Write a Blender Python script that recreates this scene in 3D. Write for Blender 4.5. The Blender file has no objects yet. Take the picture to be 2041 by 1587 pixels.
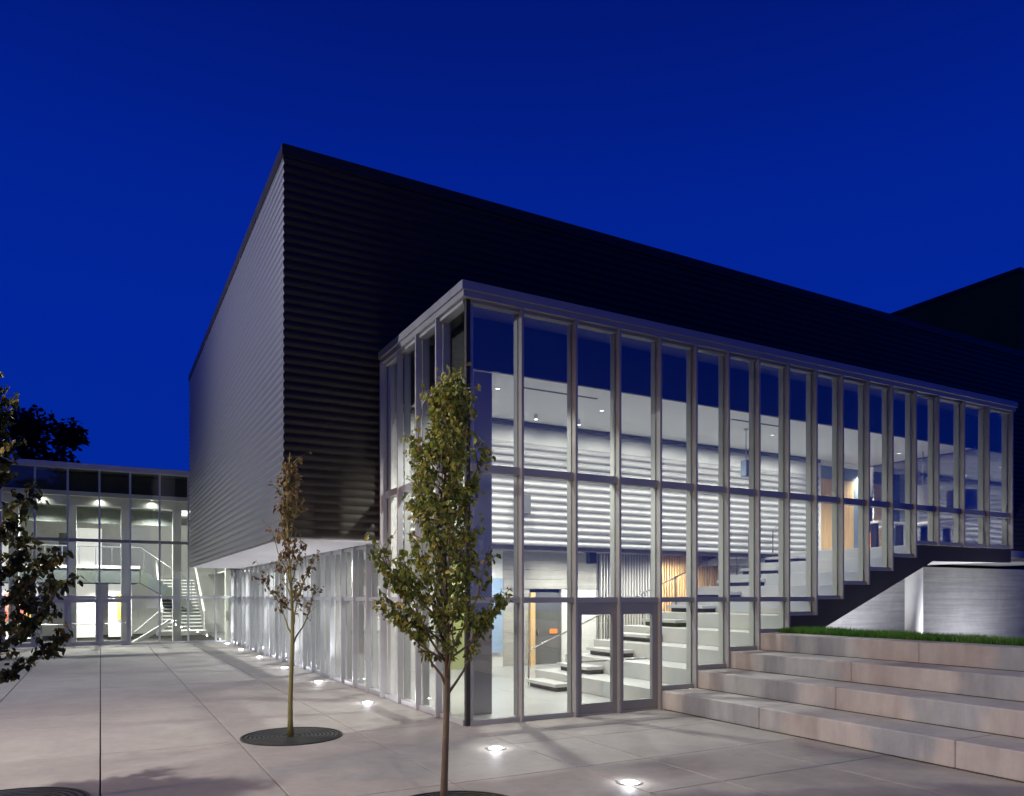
import bpy, bmesh, math, random
from mathutils import Vector, Matrix, Euler
R = math.radians
random.seed(7)
sc = bpy.context.scene
COL = sc.collection

# ------------------------------------------------------------------ camera
CAM = Vector((-5.675, -12.04, 2.3))
cd = bpy.data.cameras.new('camera'); cam = bpy.data.objects.new('camera', cd); COL.objects.link(cam)
cam.location = CAM; cam.rotation_euler = (R(90), 0, -math.atan2(0.47940, 0.87759))
cd.sensor_width = 36; cd.lens = 1502 / 2041 * 36; cd.shift_y = (1187 - 793.5) / 2041
cd.clip_start = .05; cd.clip_end = 600
sc.camera = cam

# ------------------------------------------------------------------ sky
w = bpy.data.worlds.new('World'); sc.world = w; w.use_nodes = True
nt = w.node_tree; nt.nodes.clear()
out = nt.nodes.new('ShaderNodeOutputWorld'); bg = nt.nodes.new('ShaderNodeBackground')
tc = nt.nodes.new('ShaderNodeTexCoord'); sp = nt.nodes.new('ShaderNodeSeparateXYZ'); rp = nt.nodes.new('ShaderNodeValToRGB')
nt.links.new(tc.outputs['Generated'], sp.inputs[0]); nt.links.new(sp.outputs['Z'], rp.inputs[0])
nt.links.new(rp.outputs[0], bg.inputs[0]); nt.links.new(bg.outputs[0], out.inputs[0])
el = rp.color_ramp.elements
el[0].position = 0.0; el[0].color = (.0006, .0195, .275, 1)
el[1].position = 1.0; el[1].color = (.0003, .005, .10, 1)
for p, c in ((.30, (.0004, .0170, .285, 1)), (.46, (.0004, .0140, .250, 1)), (.60, (.0004, .0085, .165, 1))):
    e = el.new(p); e.color = c
bg.inputs[1].default_value = 1.12

# ------------------------------------------------------------------ render settings
sc.view_settings.view_transform = 'Standard'; sc.view_settings.look = 'None'
sc.view_settings.exposure = 0; sc.view_settings.gamma = 1; sc.view_settings.use_curve_mapping = False
sc.render.engine = 'CYCLES'
sc.cycles.use_denoising = True
sc.cycles.max_bounces = 10; sc.cycles.transparent_max_bounces = 24; sc.cycles.diffuse_bounces = 4
sc.cycles.glossy_bounces = 4; sc.cycles.sample_clamp_indirect = 4; sc.cycles.caustics_reflective = False
sc.cycles.caustics_refractive = False

# ------------------------------------------------------------------ lights of the street (lamps standing left of the camera) and an added fill behind it
def lamp(name, kind, loc, energy, color, size=.15, target=None, cone=120, blend=.6, parent=None):
    l = bpy.data.lights.new(name, kind); l.energy = energy; l.color = color
    if kind == 'AREA': l.size = size
    else: l.shadow_soft_size = size
    if kind == 'SPOT': l.spot_size = R(cone); l.spot_blend = blend
    o = bpy.data.objects.new(name, l); COL.objects.link(o); o.location = loc
    if target is not None:
        o.rotation_euler = (Vector(target) - Vector(loc)).to_track_quat('-Z', 'Y').to_euler()
    if parent: o.parent = parent
    return o
SODIUM = (1, .58, .30); COOL = (.97, .96, 1.0); NEUT = (1, .975, .92); MH = (1.0, .93, .86)
lamp('street_or_fill_light', 'SPOT', (-25.0, -2.8, 8.5), 9500, SODIUM, .2, (-12.5, -3.8, 0), 70, .35)
lamp('street_or_fill_light', 'SPOT', (-12.0, 10.6, 8.6), 3700, COOL, .12, (-2.3, 9.0, 6.0), 150, .8)
lamp('street_or_fill_light', 'SPOT', (-9.8, -1.8, 10.0), 4300, MH, .12, (-6.0, -4.5, 0), 108, .6)
lamp('street_or_fill_light', 'SPOT', (-5.0, -24.0, 9.0), 4200, MH, .2, (1.0, -9.5, 0), 52, .5)  # added warm fill behind the camera, no known street lamp

# ------------------------------------------------------------------ materials
MATS = {}
def mat(name, col, rough=.6, metal=0.0, var=.0, scale=3.0, bump=.0, bscale=40, col2=None, spec=.5, rand=0.0, stretch=(1, 1, 1), stain=0.0, coords='Position'):
    m = bpy.data.materials.new(name); m.use_nodes = True; n = m.node_tree.nodes; L = m.node_tree.links
    b = n['Principled BSDF']; b.inputs['Roughness'].default_value = rough; b.inputs['Metallic'].default_value = metal
    b.inputs['Specular IOR Level'].default_value = spec
    c = (*col, 1); b.inputs['Base Color'].default_value = c
    if var or bump or rand or stain:
        g = n.new('ShaderNodeNewGeometry'); mp = n.new('ShaderNodeMapping'); L.new(g.outputs['Position'], mp.inputs[0])
        mp.inputs['Scale'].default_value = stretch
        src = None
        if var:
            t = n.new('ShaderNodeTexNoise'); t.inputs['Scale'].default_value = scale; t.inputs['Detail'].default_value = 8; t.inputs['Roughness'].default_value = .62
            L.new(mp.outputs[0], t.inputs[0])
            r = n.new('ShaderNodeValToRGB'); L.new(t.outputs[0], r.inputs[0])
            r.color_ramp.elements[0].position = .32; r.color_ramp.elements[1].position = .70
            lo = col2 if col2 else tuple(x * (1 - var) for x in col)
            hi = tuple(min(1, x * (1 + var * .6)) for x in col)
            r.color_ramp.elements[0].color = (*lo, 1); r.color_ramp.elements[1].color = (*hi, 1)
            src = r.outputs[0]
            mr = n.new('ShaderNodeMapRange'); L.new(t.outputs[0], mr.inputs[0]); mr.inputs[3].default_value = max(.05, rough - .12); mr.inputs[4].default_value = min(1, rough + .12)
            L.new(mr.outputs[0], b.inputs['Roughness'])
        if stain:
            t2 = n.new('ShaderNodeTexNoise'); t2.inputs['Scale'].default_value = .9; t2.inputs['Detail'].default_value = 10; t2.inputs['Roughness'].default_value = .7; t2.inputs['Distortion'].default_value = .6
            L.new(g.outputs['Position'], t2.inputs[0])
            r2 = n.new('ShaderNodeMapRange'); L.new(t2.outputs[0], r2.inputs[0]); r2.inputs[1].default_value = .40; r2.inputs[2].default_value = .66
            r2.inputs[3].default_value = 1 - stain; r2.inputs[4].default_value = 1.08
            mx = n.new('ShaderNodeMix'); mx.data_type = 'RGBA'; mx.blend_type = 'MULTIPLY'; mx.inputs['Factor'].default_value = 1
            if src: L.new(src, mx.inputs['A'])
            else: mx.inputs['A'].default_value = c
            L.new(r2.outputs[0], mx.inputs['B']); src = mx.outputs['Result']
        if rand:
            oi = n.new('ShaderNodeObjectInfo'); r3 = n.new('ShaderNodeMapRange'); L.new(oi.outputs['Random'], r3.inputs[0])
            r3.inputs[3].default_value = 1 - rand; r3.inputs[4].default_value = 1 + rand * .5
            mx = n.new('ShaderNodeMix'); mx.data_type = 'RGBA'; mx.blend_type = 'MULTIPLY'; mx.inputs['Factor'].default_value = 1
            if src: L.new(src, mx.inputs['A'])
            else: mx.inputs['A'].default_value = c
            L.new(r3.outputs[0], mx.inputs['B']); src = mx.outputs['Result']
        if src: L.new(src, b.inputs['Base Color'])
        if bump:
            tb = n.new('ShaderNodeTexNoise'); tb.inputs['Scale'].default_value = bscale; tb.inputs['Detail'].default_value = 4
            L.new(mp.outputs[0], tb.inputs[0]); bp = n.new('ShaderNodeBump'); bp.inputs['Strength'].default_value = bump; bp.inputs['Distance'].default_value = .02
            L.new(tb.outputs[0], bp.inputs['Height']); L.new(bp.outputs[0], b.inputs['Normal'])
    MATS[name] = m
    return m
def emat(name, col, s):
    m = bpy.data.materials.new(name); m.use_nodes = True; b = m.node_tree.nodes['Principled BSDF']
    b.inputs['Base Color'].default_value = (.8, .8, .8, 1); b.inputs['Emission Color'].default_value = (*col, 1); b.inputs['Emission Strength'].default_value = s
    MATS[name] = m; return m
def glassmat(name, tint=(.96, .97, .96), r0=.12, rough=.0):
    m = bpy.data.materials.new(name); m.use_nodes = True; n = m.node_tree.nodes; L = m.node_tree.links; n.clear()
    o = n.new('ShaderNodeOutputMaterial'); mix = n.new('ShaderNodeMixShader'); t = n.new('ShaderNodeBsdfTransparent'); g = n.new('ShaderNodeBsdfGlossy')
    f = n.new('ShaderNodeLayerWeight'); f.inputs[0].default_value = .5
    p = n.new('ShaderNodeMath'); p.operation = 'POWER'; p.inputs[1].default_value = 4.5; L.new(f.outputs['Facing'], p.inputs[0])
    r = n.new('ShaderNodeMapRange'); L.new(p.outputs[0], r.inputs[0]); r.inputs[3].default_value = r0; r.inputs[4].default_value = 1
    t.inputs[0].default_value = (*tint, 1); g.inputs['Roughness'].default_value = rough; g.inputs[0].default_value = (1, 1, 1, 1)
    ge = n.new('ShaderNodeNewGeometry'); tn = n.new('ShaderNodeTexNoise'); tn.inputs['Scale'].default_value = .9; tn.inputs['Detail'].default_value = 1
    bp = n.new('ShaderNodeBump'); bp.inputs['Strength'].default_value = .35; bp.inputs['Distance'].default_value = .012
    L.new(ge.outputs['Position'], tn.inputs[0]); L.new(tn.outputs[0], bp.inputs['Height']); L.new(bp.outputs[0], g.inputs['Normal'])
    L.new(r.outputs[0], mix.inputs[0]); L.new(t.outputs[0], mix.inputs[1]); L.new(g.outputs[0], mix.inputs[2]); L.new(mix.outputs[0], o.inputs[0])
    MATS[name] = m; return m
M = MATS
mat('slab', (.305, .285, .262), .66, var=.12, scale=6, bump=.22, bscale=90, rand=.07, stain=.10, stretch=(1, 1, 1))
mat('moss', (.06, .055, .03), .95, var=.4, scale=12)
mat('bedding', (.05, .047, .045), .95)
mat('step_conc', (.38, .36, .338), .8, var=.11, scale=5.5, bump=.35, bscale=30, stain=.09, stretch=(1, 1, .22), col2=(.33, .31, .30), rand=.0)
mat('board_conc', (.36, .36, .37), .8, var=.22, scale=2.5, bump=.35, bscale=12, stretch=(.15, .15, 5), stain=.12)
mat('inner_conc', (.40, .39, .35), .8, var=.2, scale=2.0, bump=.3, bscale=10, stretch=(.2, .2, 5), stain=.1)
mat('clad', (.038, .033, .026), .5, metal=.0, var=.10, scale=.5, spec=.25)  # hall's grey metal with the front's shade put into a darker colour
mat('clad_side', (.28, .28, .262), .36, metal=.6)  # same metal as the front, the lighter copy for the lit flank
mat('clad_in', (.46, .465, .45), .42, metal=.1, var=.05, scale=1)  # hall's grey metal paled to put the lobby light into its colour
mat('dark_trim', (.030, .026, .026), .5, metal=.0, var=.2, scale=2, spec=.3)
mat('alu', (.33, .33, .33), .42, metal=.35, var=.06, scale=3)
mat('alu_in', (.42, .43, .40), .45, metal=.15)
mat('alu_side', (.52, .53, .55), .35, metal=.45, var=.06, scale=3)
mat('door_frame', (.27, .26, .255), .42, metal=.3, var=.06, scale=4)
mat('col_paint', (.19, .185, .20), .5, metal=.1)
mat('white_paint', (.74, .75, .72), .6, var=.03, scale=2)
mat('ceil', (.80, .81, .78), .8, var=.03, scale=1.5)
mat('soffit', (.62, .61, .64), .6, var=.05, scale=1)
mat('floor', (.34, .35, .345), .32, var=.08, scale=1.2, stain=.08)
mat('step_in', (.42, .435, .425), .5, var=.06, scale=2)
mat('cream', (.70, .70, .64), .6, var=.04, scale=2)
mat('dgreen', (.085, .10, .09), .6, var=.1)
mat('timber', (.66, .44, .20), .5, var=.25, scale=5, stretch=(6, 6, .5), rand=.12)
mat('timber_door', (.74, .50, .24), .5, var=.18, scale=3, stretch=(5, 5, .4))
mat('slat_grey', (.42, .41, .38), .6)
mat('black', (.012, .012, .013), .5)
mat('dark_grey', (.10, .105, .105), .55, var=.1)
mat('blue_wall', (.15, .20, .26), .6)
mat('blue_panel', (.30, .42, .58), .4)
mat('lime', (.33, .37, .12), .6)
mat('yellow', (.60, .42, .12), .5); mat('red', (.45, .13, .10), .5)
mat('steel', (.48, .48, .48), .3, metal=.9)
mat('rail_steel', (.22, .22, .22), .35, metal=.7)
mat('grate', (.055, .06, .055), .55, metal=.6, var=.2, scale=9)
mat('soil', (.03, .025, .02), .95, var=.3, scale=20)
mat('bark', (.13, .10, .065), .85, var=.35, scale=14, bump=.5, bscale=60, stretch=(1, 1, .25))
mat('bark_green', (.17, .16, .055), .8, var=.3, scale=14, bump=.4, bscale=60, stretch=(1, 1, .25))
mat('roof', (.06, .06, .065), .8)
mat('brown_wall', (.25, .12, .02), .95, var=.35, scale=.6, bump=.3, bscale=4)
mat('far_ground', (.10, .095, .09), .9, var=.2, scale=.4)
mat('shade', (.72, .68, .60), .7)
mat('counter', (.68, .68, .66), .4)
mat('orange_chair', (.75, .25, .05), .6)
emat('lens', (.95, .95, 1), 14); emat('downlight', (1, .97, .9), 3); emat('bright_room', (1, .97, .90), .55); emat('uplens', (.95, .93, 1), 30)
emat('track_lens', (1, .98, .93), 6)
glassmat('glass', (.965, .98, .965), .10)
glassmat('glass_end', (.9, .93, .93), .30)
glassmat('glass_side', (.965, .975, .97), .055)
glassmat('glass_dark', (.95, .97, .95), .055)

def leafmat(name, cols):
    m = bpy.data.materials.new(name); m.use_nodes = True; n = m.node_tree.nodes; L = m.node_tree.links
    b = n['Principled BSDF']; b.inputs['Roughness'].default_value = .5
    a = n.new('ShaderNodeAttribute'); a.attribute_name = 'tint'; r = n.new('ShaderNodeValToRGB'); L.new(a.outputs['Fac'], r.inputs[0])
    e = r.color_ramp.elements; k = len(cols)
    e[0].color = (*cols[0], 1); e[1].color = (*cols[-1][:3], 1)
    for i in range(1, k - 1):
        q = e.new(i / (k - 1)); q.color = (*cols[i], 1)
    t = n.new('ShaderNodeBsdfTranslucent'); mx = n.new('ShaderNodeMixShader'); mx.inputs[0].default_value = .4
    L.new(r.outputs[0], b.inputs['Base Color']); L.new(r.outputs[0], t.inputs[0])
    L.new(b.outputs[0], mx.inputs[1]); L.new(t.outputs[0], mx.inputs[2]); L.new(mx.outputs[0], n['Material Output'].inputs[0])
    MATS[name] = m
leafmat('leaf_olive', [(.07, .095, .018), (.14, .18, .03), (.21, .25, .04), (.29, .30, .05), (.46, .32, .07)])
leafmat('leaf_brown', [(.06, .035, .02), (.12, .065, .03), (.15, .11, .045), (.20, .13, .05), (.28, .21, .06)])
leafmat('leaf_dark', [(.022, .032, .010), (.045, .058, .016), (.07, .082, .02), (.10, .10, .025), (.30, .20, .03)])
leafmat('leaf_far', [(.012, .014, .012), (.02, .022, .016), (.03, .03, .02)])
leafmat('grass_blade', [(.04, .13, .015), (.07, .24, .02), (.11, .32, .04), (.20, .27, .07)])

# ------------------------------------------------------------------ mesh helpers
class MB:
    def __init__(s): s.v = []; s.f = []
    def box(s, x0, x1, y0, y1, z0, z1):
        b = len(s.v)
        s.v += [(x0, y0, z0), (x1, y0, z0), (x1, y1, z0), (x0, y1, z0), (x0, y0, z1), (x1, y0, z1), (x1, y1, z1), (x0, y1, z1)]
        s.f += [tuple(b + i for i in q) for q in ((0, 3, 2, 1), (4, 5, 6, 7), (0, 1, 5, 4), (1, 2, 6, 5), (2, 3, 7, 6), (3, 0, 4, 7))]
        return s
    def prism(s, pts, y0, y1):      # polygon in the XZ plane (counter-clockwise seen from -Y), extruded along Y
        b = len(s.v); n = len(pts)
        s.v += [(x, y0, z) for x, z in pts] + [(x, y1, z) for x, z in pts]
        s.f += [tuple(b + i for i in range(n)), tuple(b + n + i for i in reversed(range(n)))]
        s.f += [(b + i, b + n + i, b + n + (i + 1) % n, b + (i + 1) % n) for i in range(n)]
        return s
    def tube(s, pts, rads, n=6, cap=True):
        pts = [Vector(p) for p in pts]; b = len(s.v)
        if not hasattr(rads, '__len__'): rads = [rads] * len(pts)
        for i, p in enumerate(pts):
            d = (pts[min(i + 1, len(pts) - 1)] - pts[max(i - 1, 0)])
            d = d.normalized() if d.length > 1e-9 else Vector((0, 0, 1))
            a = d.cross(Vector((1, 0, 0)) if abs(d.x) < .8 else Vector((0, 1, 0))).normalized(); c = d.cross(a)
            for k in range(n):
                t = 2 * math.pi * k / n
                s.v.append(tuple(p + (a * math.cos(t) + c * math.sin(t)) * rads[i]))
        for i in range(len(pts) - 1):
            for k in range(n):
                q = b + i * n
                s.f.append((q + k, q + (k + 1) % n, q + n + (k + 1) % n, q + n + k))
        if cap:
            s.f.append(tuple(b + k for k in reversed(range(n)))); s.f.append(tuple(b + (len(pts) - 1) * n + k for k in range(n)))
        return s
    def ring(s, cx, cy, r0, r1, z0, z1, n=48, a0=0, a1=2 * math.pi):
        b = len(s.v); full = abs(a1 - a0 - 2 * math.pi) < 1e-6; m = n if full else n + 1
        for i in range(m):
            t = a0 + (a1 - a0) * i / n; c, q = math.cos(t), math.sin(t)
            s.v += [(cx + r0 * c, cy + r0 * q, z0), (cx + r1 * c, cy + r1 * q, z0), (cx + r1 * c, cy + r1 * q, z1), (cx + r0 * c, cy + r0 * q, z1)]
        for i in range(n):
            p = b + 4 * i; q = b + 4 * ((i + 1) % m)
            s.f += [(p + 1, q + 1, q + 2, p + 2), (p + 2, q + 2, q + 3, p + 3), (p + 3, q + 3, q, p), (p, q, q + 1, p + 1)]
        return s
    def mesh(s, name, m, smooth=False):
        me = bpy.data.meshes.new(name); me.from_pydata(s.v, [], s.f)
        if m: me.materials.append(M[m] if isinstance(m, str) else m)
        if smooth:
            for p in me.polygons: p.use_smooth = True
        me.update(); return me
    def obj(s, name, m, parent=None, smooth=False, bevel=0.0, label=None):
        me = s.mesh(name, m, smooth)
        if bevel:
            bm = bmesh.new(); bm.from_mesh(me); bmesh.ops.bevel(bm, geom=bm.edges[:], offset=bevel, segments=1, affect='EDGES', clamp_overlap=True); bm.to_mesh(me); bm.free()
        o = bpy.data.objects.new(name, me); COL.objects.link(o)
        if parent:
            o.parent = parent
            o.matrix_parent_inverse = Matrix.Translation(-parent_world(parent))
        if label: o['label'] = label
        return o
def parent_world(p):
    return Vector(p.location) if p.type == 'EMPTY' else Vector((0, 0, 0))
def B(name, m, x0, x1, y0, y1, z0, z1, parent=None, bevel=0.0, label=None):
    return MB().box(min(x0, x1), max(x0, x1), min(y0, y1), max(y0, y1), z0, z1).obj(name, m, parent, bevel=bevel, label=label)
def cyl(name, m, c, r, z0, z1, parent=None, n=24, label=None):
    return MB().tube([(c[0], c[1], z0), (c[0], c[1], z1)], r, n).obj(name, m, parent, smooth=False, label=label)
def tag(o, label=None, cat=None, group=None, kind=None):
    if label: o['label'] = label
    if cat: o['category'] = cat
    if group: o['group'] = group
    if kind: o['kind'] = kind
    return o
def thing(name, label, cat, loc=(0, 0, 0), group=None):
    o = bpy.data.objects.new(name, None); COL.objects.link(o); o.location = loc; o.empty_display_size = .2
    return tag(o, label, cat, group)
def inst(src, loc, parent=None, name=None):
    o = src.copy(); COL.objects.link(o); o.location = loc
    if parent: o.parent = parent
    return o
PITCH = .185; ZR = 3.55; AMP = .038
def prof(z):
    t = ((z - ZR) / PITCH) % 1.0
    return AMP * (abs(math.sin(math.pi * t)) ** .8)
def prof_in(z):
    t = ((z - ZR) / PITCH) % 1.0
    return .012 + .048 * math.sin(math.pi * t / .66) ** .55 if t < .66 else 0.0
def corrugate(mb, p0, p1, nrm, z0, z1, miter0=0, miter1=0, prof=prof):
    """sheet of horizontal corrugations between plan points p0 and p1, bulging along nrm; miterN lengthens that end by the bulge"""
    p0 = Vector((*p0, 0)); p1 = Vector((*p1, 0)); n = Vector((*nrm, 0)).normalized(); d = (p1 - p0).normalized()
    z = z0; k = 0; b = len(mb.v); step = PITCH / 12
    zs = []
    while z < z1 - 1e-4: zs.append(z); z += step
    zs.append(z1)
    for z in zs:
        a = prof(z)
        q0 = p0 + n * a - d * a * miter0; q1 = p1 + n * a + d * a * miter1
        mb.v += [(q0.x, q0.y, z), (q1.x, q1.y, z)]
    for i in range(len(zs) - 1):
        q = b + 2 * i; mb.f.append((q, q + 1, q + 3, q + 2))
    return mb

# ================================================================== SETTING
VB = 27.3                    # plane of the rear building
BX, BY, BZ0, BZ1 = -2.23, 4.38, 3.55, 11.9
tag(B('ground', 'bedding', -150, 200, -80, 260, -.5, -.06), kind='structure')
plaza = thing('plaza', None, None); plaza['kind'] = 'structure'
xj = [-5.675 + 1.9 * k for k in range(-5, 4)]            # ... -1.875, 0.025
xj[-1] = -.05
gapw = .009
slab_cache = {}
def slab(x0, x1, y0, y1):
    key = (round(x1 - x0, 3), round(y1 - y0, 3))
    if key not in slab_cache:
        mb = MB().box(gapw, key[0] - gapw, gapw, key[1] - gapw, -.08, 0)
        me = mb.mesh('paving_slab', 'slab')
        bm = bmesh.new(); bm.from_mesh(me); bmesh.ops.bevel(bm, geom=[e for e in bm.edges if all(v.co.z > -.01 for v in e.verts)], offset=.006, segments=1, affect='EDGES'); bm.to_mesh(me); bm.free()
        slab_cache[key] = me
    o = bpy.data.objects.new('paving_slab', slab_cache[key]); COL.objects.link(o); o.parent = plaza
    o.location = (x0, y0, random.uniform(-.0015, .0015))
xs_far = [xj[0] - 1.9 * k for k in (5, 3, 1)]
xl = [-40, -30, -22] + xj
yl = [-26, -20] + [-16 + 0 * k for k in range(1)] + [-11.6, -7.9, -3.6, .4] + [4.8, 9.2, 13.6, 18.0, 22.4, VB - .1]
for i in range(len(xl) - 1):
    for j in range(len(yl) - 1):
        if xl[i + 1] <= -22 and yl[j] > 30: continue
        slab(xl[i], xl[i + 1], yl[j], yl[j + 1])
xr = [-.05, 1.1, 2.9, 4.27]; yr = [-26, -20, -16, -11.6, -7.9, -5.1, -3.6, -1.8, -.06]
for i in range(len(xr) - 1):
    for j in range(len(yr) - 1):
        slab(xr[i], xr[i + 1], yr[j], yr[j + 1])

# ------------------------------------------------------------------ outdoor seating steps
seat = thing('seating_steps', 'broad pinkish concrete seating steps outside the glass lobby, below the grass strip', 'steps', (4.27, -8, 0))
SX = [4.30, 5.25, 6.17, 7.06]; SZ = [.37, .74, 1.10, 1.47]
for k in range(4):
    x1 = SX[k + 1] if k < 3 else 7.62
    st0 = MB().box(SX[k], x1 - .002, -26, -.07, -.05, SZ[k] - .03).obj('step_core', 'bedding', seat) if False else None
    # each step is cast in lengths, with a joint between them
    y = -.07; ln = [2.6, 3.4, 3.0, 3.7, 3.1, 3.3, 3.5, 3.32]; ln = ln[k:] + ln[:k]
    for q in ln:
        y1 = max(-26, y - q); MB().box(SX[k], x1 - .002, y1 + .004, y, -.05 if k == 0 else SZ[k - 1] - .05, SZ[k]).obj('step', 'step_conc', seat, bevel=.014); y = y1
    MB().box(SX[k] - .035, SX[k] - .001, -26, -.07, (SZ[k - 1] if k else 0) + .0015, (SZ[k - 1] if k else 0) + .010).obj('moss_line', 'moss', seat)
# one low upstand end against the glass
# ------------------------------------------------------------------ grass
verts = []; faces = []; tint = []
rg = random.Random(3)
def blade(x, y, z, h, wd):
    a = rg.uniform(0, math.pi * 2); dx, dy = math.cos(a) * wd, math.sin(a) * wd; lx, ly = rg.gauss(0, .35) * h, rg.gauss(0, .35) * h
    b = len(verts); verts.extend([(x - dx, y - dy, z), (x + dx, y + dy, z), (x + lx, y + ly, z + h)]); faces.append((b, b + 1, b + 2)); tint.extend([rg.random()] * 3)
for i in range(42000):
    x = rg.uniform(7.64, 8.75); y = -.10 - (rg.random() ** 1.3) * 20
    n_ = .5 + .5 * math.sin(x * 3.1 + y * 1.7) * math.sin(y * 2.3 + 1)
    blade(x, y, 1.47 - max(0, x - 8.4) * .5, rg.uniform(.07, .15) * (.8 + .5 * n_), rg.uniform(.004, .009))
me = bpy.data.meshes.new('grass'); me.from_pydata(verts, [], faces); me.materials.append(M['grass_blade'])
at = me.attributes.new('tint', 'FLOAT', 'POINT'); at.data.foreach_set('value', tint)
go = bpy.data.objects.new('grass', me); COL.objects.link(go)
tag(go, 'strip of short green grass along the top of the concrete seating steps', 'grass', kind='stuff')
tag(MB().prism([(7.62, -.05), (12.5, -.05), (12.5, .35), (9.6, .95), (8.5, 1.46), (7.62, 1.47)], -26, -.06).obj('earth_bank', 'soil'), kind='structure')
tag(MB().prism([(9.2, -.05), (12.5, -.05), (12.5, .35), (9.8, .9), (9.2, 1.40)], -.06, 3.9).obj('earth_bank', 'soil'), kind='structure')
tag(B('lower_yard', 'far_ground', 12.5, 60, -26, 3.9, -.05, .35), kind='structure')

# ================================================================== METAL CLAD BLOCK
blk = thing('metal_clad_hall', 'large dark hall clad in horizontal corrugated metal, rising above the glass lobby', 'building', (-2.23, 4.38, 0))
XE = 60; HE = 23.7
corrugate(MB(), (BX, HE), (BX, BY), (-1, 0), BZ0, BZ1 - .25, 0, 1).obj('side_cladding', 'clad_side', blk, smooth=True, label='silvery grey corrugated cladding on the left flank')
m_ = MB()
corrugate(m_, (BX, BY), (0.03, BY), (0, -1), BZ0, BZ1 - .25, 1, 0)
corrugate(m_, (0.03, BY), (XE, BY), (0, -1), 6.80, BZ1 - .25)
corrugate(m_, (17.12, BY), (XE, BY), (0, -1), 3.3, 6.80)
m_.obj('front_cladding', 'clad', blk, smooth=True, label='corrugated cladding of the front with its shade put into a near black colour')
B('parapet_cap', 'dark_trim', BX - .06, XE, BY - .06, BY + .25, BZ1 - .25, BZ1, blk)
B('parapet_cap', 'dark_trim', BX - .06, BX + .25, BY + .251, HE, BZ1 - .25, BZ1, blk)
B('roof', 'roof', BX + .25, XE, BY + .25, HE, BZ1 - .5, BZ1 - .3, blk)
B('rear_wall', 'clad', BX + .02, XE, HE - .1, HE, 3.55, BZ1 - .5, blk)
B('rear_canopy', 'dark_trim', -.10, 3, HE + .01, VB - .13, BZ0 + .0, BZ0 + .15, blk)
# soffit in panels
for k in range(7):
    y0 = BY + .03 + k * 2.755; y1 = y0 + 2.745
    B('soffit_panel', 'soffit', BX + .03, -.10, y0, y1, BZ0 - .03, BZ0 + .02, blk)
# ------------------------------------------------------------------ brown tower behind
tw = thing('brown_tower', 'tall brown windowless block rising behind the hall roof at the far right', 'building', (36.85, 10, 0))
B('wall', 'brown_wall', 36.9, 60, 10, 70, BZ1 - .28, 19.4, tw)
B('parapet', 'dark_trim', 36.84, 60.1, 9.94, 70, 19.4, 19.6, tw)

# ================================================================== GLASS LOBBY
lob = thing('glass_lobby', 'brightly lit double height glass lobby with slender metal mullions projecting from the hall', 'building', (0, 0, 0))
FM = [0.0, 1.06, 2.23, 3.25, 4.27, 5.22, 6.13, 7.04, 7.97, 8.88, 9.79, 10.74, 11.65, 12.59, 13.54, 14.68, 15.83, 16.99]
FB = [0, 0, 0, 0, .37, .75, 1.10, 1.47, 1.84, 2.21, 2.56, 2.91, 3.27, 3.62, 3.62, 3.62, 3.62]
ZT = 7.50; ZM = 4.56; ZL = 2.215
FW = .026
# roof cap: stepped fascia
cap = MB(); cap.box(-.17, 17.16, -.17, .02, 7.63, 7.78).box(-.13, 17.12, -.13, .02, 7.52, 7.63).box(-.17, .02, .02, BY - .04, 7.63, 7.78).box(-.13, .02, .02, BY - .04, 7.52, 7.63)
cap.box(17.0, 17.16, .02, BY - .04, 7.62, 7.78)
cap.obj('roof_cap', 'alu', lob)
B('roof_deck', 'roof', .02, 17.0, .02, BY - .04, 7.60, 7.72, lob)
# front mullions
for i, x in enumerate(FM):
    if i == 0: zb = 0
    else: zb = FB[i - 1] if i <= len(FB) else 3.62
    zb = min(zb, FB[i] if i < len(FB) else 9)
    if i == 17: zb = 3.62
    if i == 0:
        B('mullion', 'dark_trim', -.03, .05, -.03, .05, .0, 7.52, lob, label='dark corner post of the glass')
        B('mullion', 'alu_in', .075, .15, .06, .16, .0, 7.52, lob)
        continue
    B('mullion', 'alu', x - FW, x + FW, -.125, .0, zb, 7.52, lob, bevel=.004)
    B('mullion', 'alu_in', x - FW - .004, x + FW + .004, .03, .17, zb, 7.52, lob)
def transom(x0, x1, z, h, parent, y0=-.07, y1=.12, m='alu'):
    B('transom', m, x0, x1, y0, y1, z - h / 2, z + h / 2, parent)
for i in range(17):
    x0 = FM[i] + (FW + .001); x1 = FM[i + 1] - (FW + .001)
    if i == 0: x0 = .052
    zb = FB[i]
    door = i in (2, 3)
    transom(x0, x1, ZM, .14, lob, -.06, .13)
    if zb < ZL - .1: transom(x0, x1, ZL, .10, lob)
    if not door: transom(x0, x1, zb + .045, .09, lob, -.06, .10, 'alu')
    transom(x0, x1, 7.49, .06, lob, -.05, .10)
    lo = ZL if zb < ZL - .1 else zb
    if zb < ZL - .1 and not door: B('window_pane', 'glass', x0, x1, .008, .022, zb + .09, ZL - .05, lob)
    B('window_pane', 'glass', x0, x1, .008, .022, lo + (.05 if lo == ZL else .09), ZM - .07, lob)
    B('window_pane', 'glass', x0, x1, .008, .022, ZM + .07, 7.46, lob)
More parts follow.
